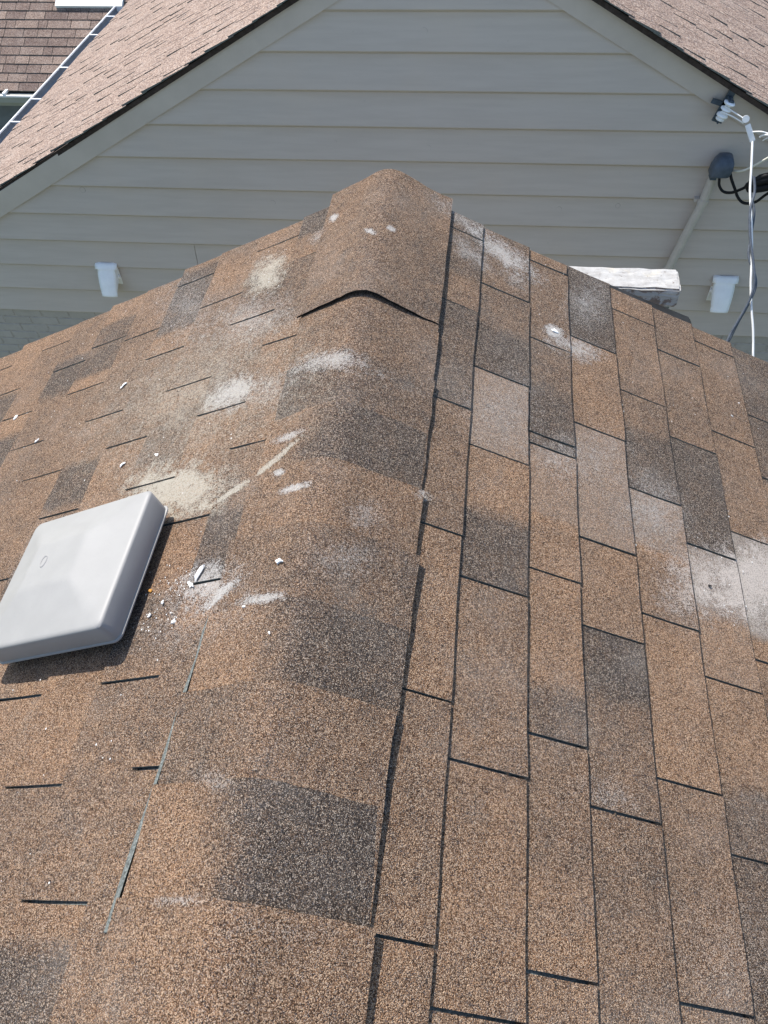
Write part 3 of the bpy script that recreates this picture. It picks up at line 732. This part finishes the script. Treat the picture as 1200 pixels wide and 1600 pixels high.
for i in range(9):
    zt = LZ-.205-i*.16; V = [(lx0+.1, LY+.355, zt), (lx1-.1, LY+.355, zt), (lx1-.1, LY+.330, zt-.158), (lx0+.1, LY+.330, zt-.158), (lx0+.1, LY+.359, zt-.158), (lx1-.1, LY+.359, zt-.158)]
    mesh('siding_board', V, [(3, 2, 1, 0), (4, 5, 2, 3)], M['wingwall'], low)
box('back_wall', (lx0+.1, LY+2.6, -6.0), (lx1-.1, LY+2.7, LZ+1.4), M['wingwall'], low)

# ------------------------------------------------------------------ chimney behind the right rake
chim = empty('chimney', (.76, 2.56, -6.0), 'chimney behind the right roof edge topped by a flat slab with flaking white paint', 'chimney')
bm = bmesh.new()
bmesh.ops.create_cube(bm, size=1.0)
bmesh.ops.scale(bm, verts=bm.verts, vec=(.52, .128, .082)); bmesh.ops.translate(bm, verts=bm.verts, vec=(.742, 2.562, -.765))
bmesh.ops.bevel(bm, geom=list(bm.edges), offset=.007, segments=2, affect='EDGES')
bmesh.ops.subdivide_edges(bm, edges=[e for e in bm.edges if e.calc_length() > .03], cuts=10, use_grid_fill=True)
rr = random.Random(5)
for v_ in bm.verts:
    v_.co += Vector((rr.uniform(-1, 1), rr.uniform(-1, 1), rr.uniform(-1, 1)))*.0013
    v_.co.z += .0015*math.sin(v_.co.x*47+v_.co.y*31)
bm.normal_update()
V = [tuple(v_.co) for v_ in bm.verts]; F = [tuple(v_.index for v_ in f_.verts) for f_ in bm.faces]; I = [0 if f_.normal.z > .35 else 1 for f_ in bm.faces]
bm.free()
mesh('slab', V, F, [M['slabtop'], M['slabside']], chim, I)
for cx in (.935, .62):
    Vt, Ft = tube_v([(cx, 2.562, -1.15), (cx, 2.562, -.862), (cx, 2.562, -.85), (cx, 2.562, -.805)], [.052, .052, .058, .058], 18); mesh('flue_pipe', Vt, Ft, M['flue'], chim, smooth=40)
V = []
for y_ in (2.39, 2.46):
    for x, z in ((.52, -.585), (.868, -.732), (1.045, -.803), (1.056, -.817), (1.045, -.836), (.868, -.772), (.52, -.625)): V.append((x, y_, z-(.012 if y_ > 2.4 else 0)))
mesh('flashing', V, [(0, 1, 2, 3, 4, 5, 6), (13, 12, 11, 10, 9, 8, 7)]+[(i, i+7, (i+1) % 7+7, (i+1) % 7) for i in range(7)], M['rubber'], chim)
box('stack', (.53, 2.46, -6), (1.03, 2.66, -1.06), M['brick'], chim)

# ------------------------------------------------------------------ two white vent hoods on the grey wall
def vent_hood(x, z, label, mirror=1):
    y = wy(x)-.018; t = empty('vent_hood', (x, y, z), label, 'vent hood', 'white vent hoods on the grey wall')
    def p(dx, dy, dz): return (x+dx, y+dy, z+dz)
    V, F = [], []
    prof = [(-.012, .100, .074), (-.030, .088, .076), (-.044, .066, .076), (-.036, .060, .064), (-.058, .030, .063), (-.082, -.010, .060), (-.100, -.050, .057), (-.112, -.088, .054), (-.116, -.096, .053)]
    for dy, dz, hw in prof:
        for k in range(7):
            f_ = k/6*2-1; V.append(p(hw*f_, dy+.010*f_*f_, dz-.004*f_*f_))
    n = 7
    for j in range(len(prof)-1):
        for k in range(6): F.append((j*n+k, j*n+k+1, (j+1)*n+k+1, (j+1)*n+k)[::-1])
    o = mesh('front_cover', V, F, M['white'], t, smooth=50); m = o.modifiers.new('t', 'SOLIDIFY'); m.thickness = .004; m.offset = -1
    for sd in (-1, 1):
        V = [p(sd*.058, -.034, .055), p(sd*.052, -.104, -.085), p(sd*.055, -.020, -.030), p(sd*.060, -.004, .020), p(sd*.060, -.004, .055)]
        W_ = [(a-sd*.004, b, c) for a, b, c in V]
        mesh('side_cheek', V+W_, [(0, 1, 2, 3, 4), (9, 8, 7, 6, 5)]+[(i, i+5, (i+1) % 5+5, (i+1) % 5) for i in range(5)], M['white'], t)
        v, f = box_v(p(sd*.061-.007, -.022, -.018), p(sd*.061+.007, -.004, .002)); mesh('hinge', v, f, M['white'], t)
    v, f = box_v(p(-.066, -.003, -.09), p(.066, .003, .09)); mesh('back_plate', v, f, M['white'], t)
vent_hood(-2.185, -1.985, 'white plastic vent hood left of the roof peak on the grey siding')
vent_hood(1.748, -1.945, 'white plastic vent hood right of the roof peak beside the hanging cables')

# ------------------------------------------------------------------ service entrance: bracket, weatherhead, cables
br = empty('insulator_bracket', (1.40, 4.18, -.88), 'dark steel bracket with white ribbed porcelain insulator under the right rake', 'bracket')
ax0, ax1 = Vector((1.436, 4.165, -.775)), Vector((1.404, 4.165, -.885)); ad = (ax1-ax0).normalized(); out = Vector((0, -1, 0)); sdv = ad.cross(out).normalized()
def obox(c, a, b, d, la, lb, ldp):
    V = []
    for i in (-1, 1):
        for j in (-1, 1):
            for k in (-1, 1): V.append(tuple(c+a*(la/2*i)+b*(lb/2*j)+d*(ldp/2*k)))
    return V, [(0, 1, 3, 2), (4, 6, 7, 5), (0, 4, 5, 1), (2, 3, 7, 6), (0, 2, 6, 4), (1, 5, 7, 3)]
mid = (ax0+ax1)/2
V, F = obox(mid+out*-.002, ad, sdv, out, .155, .034, .012); mesh('back_strap', V, F, M['steel'], br)
V, F = obox(mid+ad*.0+sdv*.035+ad*-.01, sdv, ad, out, .07, .024, .008); mesh('side_lug', V, F, M['steel'], br)
for e in (-1, 1):
    V, F = obox(mid+ad*(.052*e)+out*.03, out, sdv, ad, .062, .026, .007); mesh('arm', V, F, M['steel'], br)
V, F = tube_v([mid+out*.045-ad*.066, mid+out*.045+ad*.066], .005, 10); mesh('pin', V, F, M['steel'], br)
pr = [(-.047, .010), (-.046, .026), (-.040, .030), (-.033, .026), (-.028, .015), (-.020, .014), (-.014, .027), (-.008, .029), (-.002, .016), (.008, .014), (.014, .025), (.020, .030), (.028, .029), (.034, .016), (.040, .024), (.046, .022), (.047, .010)]
V, F = tube_v([mid+out*.045+ad*a for a, b in pr], [b for a, b in pr], 18); mesh('insulator', V, F, M['porcelain'], br, smooth=60)
wh = empty('weatherhead', (1.34, 4.19, -2.1), 'dark blue grey weatherhead on a slanting grey conduit against the siding', 'weatherhead')
Vt, Ft = tube_v([(1.478, 4.160, -1.150), (1.465, 4.160, -1.33), (1.382, 4.160, -1.789), (1.330, 4.160, -2.08)], .0235, 16); mesh('conduit', Vt, Ft, M['conduit'], wh, smooth=50)
hc = Vector((1.497, 4.135, -1.112)); rings = []
for dz, a, b, dy in ((-.058, .046, .040, .0), (-.050, .052, .047, -.004), (-.012, .053, .052, -.006), (.020, .047, .046, -.002), (.042, .034, .034, .006), (.050, .016, .018, .010)):
    L = []
    for k in range(16):
        an = 2*math.pi*k/16; cx, sy = math.cos(an), math.sin(an); e = .38
        L.append((hc.x+a*math.copysign(abs(cx)**e, cx)+dz*.15, hc.y+dy+b*math.copysign(abs(sy)**e, sy), hc.z+dz))
    rings.append(L)
V = [p for L in rings for p in L]; F = []
for j in range(5):
    for k in range(16): F.append((j*16+k, j*16+(k+1) % 16, (j+1)*16+(k+1) % 16, (j+1)*16+k))
F.append(tuple(80+k for k in range(16))); F.append(tuple(15-k for k in range(16)))
hd = mesh('head', V, F, M['darkblue'], wh, smooth=40)
v, f = box_v((hc.x-.05, hc.y-.03, hc.z-.075), (hc.x-.018, hc.y+.02, hc.z-.052)); mesh('collar_clamp', v, f, M['steel'], wh)
Vt, Ft = tube_v([(1.4655, 4.160, -1.330), (1.4600, 4.160, -1.358)], .0262, 16); mesh('strap', Vt, Ft, M['conduit'], wh, smooth=50)
v, f = box_v((1.418, 4.172, -1.355), (1.444, 4.200, -1.335)); mesh('strap_tab', v, f, M['conduit'], wh)
def cable(name, pts, rad, m, label, cat='cable', sub=6):
    V, F = tube_v(spline(pts, sub), rad, 8); o = mesh(name, V, F, m, None, smooth=60); return tag(o, label, cat)
dw = empty('drop_wire', (1.653, 3.2, -1.6), 'bright white service wire hanging from its insulator clamp down past the right roof edge', 'cable')
def dpart(name, pts, rad, m, sub=6):
    V, F = tube_v(spline(pts, sub), rad, 8); return mesh(name, V, F, m, dw, smooth=60)
lp = [Vector((1.402, 4.10, -.812)), Vector((1.453, 4.08, -.827)), Vector((1.511, 4.05, -.848))]
dpart('bail_wire', [lp[0]+Vector((.006, .01, .010)), lp[1]+Vector((.004, 0, .008)), lp[2]+Vector((0, 0, .010))], .0032, M['cable_white'])
dpart('bail_wire', [lp[0]+Vector((-.006, 0, -.014)), lp[1]+Vector((-.002, 0, -.010)), lp[2]+Vector((-.004, 0, -.008))], .0032, M['cable_white'])
a, b = Vector((1.512, 4.052, -.836)), Vector((1.566, 4.0, -.924)); dd = (b-a).normalized(); sx = dd.cross(Vector((0, 1, 0))).normalized(); tt = dd.cross(sx)
V, F = obox((a+b)/2+dd*.012, dd, sx, tt, .085, .026, .017); 
sl_ = mesh('wedge_clamp', V, F, M['cable_white'], dw); bv = sl_.modifiers.new('b', 'BEVEL'); bv.width = .003; bv.segments = 2
V, F = tube_v([a-tt*.012, a+tt*.012], .017, 14); mesh('clamp_eye', V, F, M['cable_white'], dw, smooth=40)
dpart('wire', [(1.562, 4.005, -.915), (1.566, 3.9, -.996), (1.569, 3.8, -1.074), (1.584, 3.7, -1.152), (1.596, 3.6, -1.23), (1.603, 3.5, -1.309), (1.607, 3.44, -1.36), (1.621, 3.36, -1.434), (1.641, 3.28, -1.509), (1.653, 3.2, -1.585), (1.657, 3.05, -1.69), (1.55, 2.4, -1.95), (1.30, 1.86, -2.1)], .0058, M['cable_white'])
cable('tail_wire', [(1.554, 4.02, -.883), (1.583, 3.98, -.862), (1.622, 3.95, -.859), (1.679, 3.8, -.807), (1.80, 3.6, -.75)], .0038, M['cable_white'], 'short white wire leaving the clamp towards the right edge, the upper one')
cable('tail_wire', [(1.583, 3.98, -.888), (1.597, 3.97, -.873), (1.624, 3.95, -.865), (1.70, 3.9, -.86)], .0042, M['cable_white'], 'stub of white wire below the clamp tail at the right edge')
cable('tail_wire', [(1.60, 3.97, -.90), (1.625, 3.95, -.872), (1.66, 3.93, -.878), (1.72, 3.88, -.85)], .0026, M['cable_white'], 'thinnest of the three white wire ends at the right edge beside the clamp')
cable('twisted_cable', [(1.5720, 3.8334, -1.0116), (1.5809, 3.7742, -1.0590), (1.5651, 3.6951, -1.1153), (1.5749, 3.5963, -1.1933), (1.5986, 3.4975, -1.2704), (1.6135, 3.4284, -1.3327), (1.6066, 3.3790, -1.3909), (1.5828, 3.3394, -1.4601), (1.5542, 3.2999, -1.5184), (1.5325, 3.2604, -1.5688), (1.4890, 3.1616, -1.6567), (1.40, 2.6, -2.0), (1.28, 1.86, -2.15)], .0068, M['cable_grey'], 'slate grey cable of the twisted pair, starting outermost at the black splice')
cable('twisted_cable', [(1.5700, 3.8665, -1.0272), (1.5749, 3.8168, -1.0838), (1.5988, 3.7323, -1.1395), (1.5928, 3.6329, -1.2190), (1.5879, 3.5534, -1.2757), (1.6236, 3.4689, -1.3304), (1.6316, 3.4292, -1.3771), (1.6038, 3.3695, -1.4387), (1.5769, 3.3298, -1.5003), (1.5541, 3.2900, -1.5759), (1.5103, 3.1906, -1.6633), (1.42, 2.6, -1.99), (1.30, 1.86, -2.13)], .0064, M['cable_grey'], 'slate grey cable of the twisted pair, nearer the white wire at the top')
cable('lead_wire', [(1.491, 4.13, -1.144), (1.496, 4.11, -1.182), (1.504, 4.1, -1.213), (1.527, 4.08, -1.234), (1.559, 4.05, -1.223), (1.587, 4.02, -1.19), (1.615, 4.0, -1.156)], .0075, M['cable_black'], 'black lead looping from the weatherhead up into the black splice')
cable('lead_wire', [(1.537, 4.13, -1.135), (1.555, 4.1, -1.175), (1.582, 4.08, -1.217), (1.606, 4.06, -1.253), (1.632, 4.04, -1.27), (1.66, 4.02, -1.264), (1.688, 4.0, -1.24), (1.719, 3.97, -1.175), (1.789, 3.9, -1.056), (1.95, 3.7, -.95)], .0075, M['cable_black'], 'black lead with the lowest loop below the weatherhead, leaving at the right edge')
cable('lead_wire', [(1.549, 4.13, -1.142), (1.565, 4.1, -1.132), (1.583, 4.06, -1.106), (1.614, 4.03, -1.068), (1.667, 3.97, -.978), (1.729, 3.85, -.837), (1.85, 3.6, -.7)], .0062, M['cable_cream'], 'cream wire rising from the weatherhead to the right edge')
sp = empty('cable_splice', (1.66, 3.97, -1.15), 'lumpy black taped splice and cable bundle beside the white drop wire', 'cable splice')
def blob(name, pts, rads, parent):
    V, F = tube_v(spline(pts, 4), [lerp(list(enumerate(rads)), i/4) for i in range(4*(len(pts)-1)+1)], 10)
    q = hsh(name, rads[0]); V = [Vector(p)+Vector((q.uniform(-1, 1), q.uniform(-1, 1), q.uniform(-1, 1)))*.0022 for p in V]
    return mesh(name, V, F, M['cable_black'], parent, smooth=50)
blob('taped_joint', [(1.606, 4.0, -1.160), (1.640, 3.985, -1.126), (1.69, 3.96, -1.095), (1.76, 3.93, -1.05), (1.85, 3.85, -.99)], [.010, .024, .022, .020, .016], sp)
blob('taped_joint', [(1.612, 3.99, -1.172), (1.650, 3.975, -1.155), (1.71, 3.95, -1.125), (1.78, 3.92, -1.075), (1.86, 3.84, -1.0)], [.008, .020, .021, .016, .014], sp)
blob('taped_joint', [(1.622, 3.985, -1.125), (1.640, 3.975, -1.100), (1.70, 3.955, -1.062), (1.77, 3.92, -1.02)], [.006, .012, .014, .010], sp)

# ------------------------------------------------------------------ flakes of old caulk and paint lying on the shingles
def flake(side, s, y, ln, wd, th, ang, label, m='flake', curl=.0, name='caulk_flake', cat='flake', hb=.0062):
    r = hsh('fl', s, y); n = 9; V, F = [], []
    ca, sa = math.cos(R(ang)), math.sin(R(ang))
    outl = []
    for k in range(n):
        a = 2*math.pi*k/n; q = r.uniform(.35, 1.15)
        outl.append((ln/2*math.cos(a)*q, wd/2*math.sin(a)*q))
    for lay in (0, 1):
        for x, z in outl:
            k = .8 if lay else 1
            x2, z2 = x*k*ca-z*k*sa, x*k*sa+z*k*ca
            V.append(S(side, s+x2, y+z2, hb+th*.55*lay*r.uniform(.3, 1.3)+curl*(2*x/ln)**2))
    F = [tuple(range(n-1, -1, -1)), tuple(range(n, 2*n))]+[(k, (k+1) % n, n+(k+1) % n, n+k) for k in range(n)]
    if side > 0: pass
    else: F = [tuple(reversed(q)) for q in F]; 
    return tag(mesh(name, V, F, M[m], None), label, cat, 'old caulk flakes on the roof')
HB = .022
flake(-1, .237, .728, .013, .050, .006, 20, 'upright splinter of white caulk in the slot between ridge cap and vent, the largest splinter', curl=.002, hb=.011)
flake(-1, .253, .706, .012, .030, .005, -40, 'white caulk splinter lying just below the largest splinter', curl=.002, hb=.010)
flake(-1, .042, .703, .024, .014, .006, 10, 'bean shaped white caulk lump alone on the ridge cap', hb=.0215)
flake(-1, .357, .715, .014, .008, .003, 15, 'small orange brown fleck between the vent and the caulk splinters', 'rust', name='orange_fleck', cat='fleck', hb=.0075)
flake(-1, .337, .656, .010, .016, .004, 10, 'white caulk crumb nearest the lower right corner of the vent', hb=.0075)
flake(-1, .269, .632, .012, .015, .004, 60, 'forked white caulk crumb lowest of those beside the vent', hb=.0075)
flake(-1, .314, .680, .009, .012, .003, 30, 'white caulk crumb midway between orange fleck and ridge cap edge', hb=.0075)
flake(-1, .100, .626, .008, .010, .004, 0, 'small white pellet at the upper left of the orange ridge cap', hb=.0185)
flake(-1, .030, .565, .005, .010, .003, -30, 'tiny white sliver in the middle of the orange ridge cap', hb=.0205)
flake(-1, .610, 1.115, .012, .022, .003, 40, 'white sliver above the back edge of the vent')
flake(-1, .502, 1.110, .022, .010, .003, 30, 'pale flat flake uphill of the cream stain above the vent')
flake(-1, .755, 1.442, .014, .028, .003, 50, 'long white sliver at the far left middle of the left slope')
flake(-1, 1.043, 1.338, .012, .020, .004, 40, 'white sliver stuck in a slot near the left picture edge')
flake(-1, 1.232, 1.500, .014, .020, .004, 30, 'white flake in a slot touching the left picture edge')
flake(1, .506, 1.602, .026, .016, .004, -20, 'bright white flake on the right slope below the dark grey shingle')
flake(1, .890, .976, .011, .008, .004, 0, 'small dark pebble on the whitish shingle of the right slope', 'under', name='pebble', cat='pebble')
flake(1, 1.108, 1.655, .010, .007, .003, 0, 'tiny white crumb near the right picture edge, the upper of two')
flake(1, 1.070, 1.586, .010, .007, .003, 0, 'tiny white crumb near the right picture edge, the lower of two')
# crumbs too many to count
rc = random.Random(3); V, F = [], []
def crumb(side, s, y, sz, hb):
    n = 5; b = len(V); a0 = rc.uniform(0, 6)
    for lay in (0, 1):
        for k in range(n):
            a = a0+2*math.pi*k/n; q = rc.uniform(.6, 1.1)*sz*(1 if not lay else .6); V.append(S(side, s+q*math.cos(a), y+q*math.sin(a)*1.3, hb+lay*sz*.3))
    fs = [tuple(b+n+k for k in range(n))]+[(b+k, b+(k+1) % n, b+n+(k+1) % n, b+n+k) for k in range(n)]
    F.extend(fs if side > 0 else [tuple(reversed(q)) for q in fs])
for i in range(90): crumb(-1, rc.gauss(.30, .05), rc.gauss(.68, .06), rc.uniform(.0006, .0018), .006)
for i in range(110): crumb(-1, rc.uniform(.25, 1.3), rc.uniform(1.0, 1.85), rc.uniform(.0006, .0019), .006)
for i in range(60): crumb(-1, rc.uniform(.22, .40), rc.uniform(.95, 1.85), rc.uniform(.0006, .0019), .006)
for i in range(60): crumb(1, rc.uniform(.22, 1.2), rc.uniform(1.2, 1.88), rc.uniform(.0006, .0017), .006)
for i in range(30): crumb(-1, rc.uniform(.3, .9), rc.uniform(.2, .6), rc.uniform(.0008, .0022), .006)
for i in range(40): crumb(1, rc.gauss(.95, .08), rc.gauss(1.0, .08), rc.uniform(.0008, .0022), .006)
tag(mesh('caulk_crumbs', V, F, M['flake']), 'tiny white crumbs of caulk scattered over the shingles', None, None, 'stuff')

# loose grit and granules washed into the joints
V, F = [], []
for side, C, SL in ((1, CR, SLOT_R), (-1, CL, SLOT_L)):
    for k in range(1, 10):
        for y in SL.get(k, A_):
            for i in range(rc.randint(2, 9)): crumb(side, rc.uniform(C[k-1]+.01, C[k]), y+rc.gauss(-.004, .006), rc.uniform(.0007, .0021), .0055)
for i in range(260): sd = rc.choice((1, -1)); crumb(sd, rc.uniform(.21, 1.2), rc.uniform(.05, 1.85), rc.uniform(.0007, .0020), .0055)
tag(mesh('loose_grit', V, F, M['grit']), 'loose brown grit washed into the shingle joints', None, None, 'stuff')
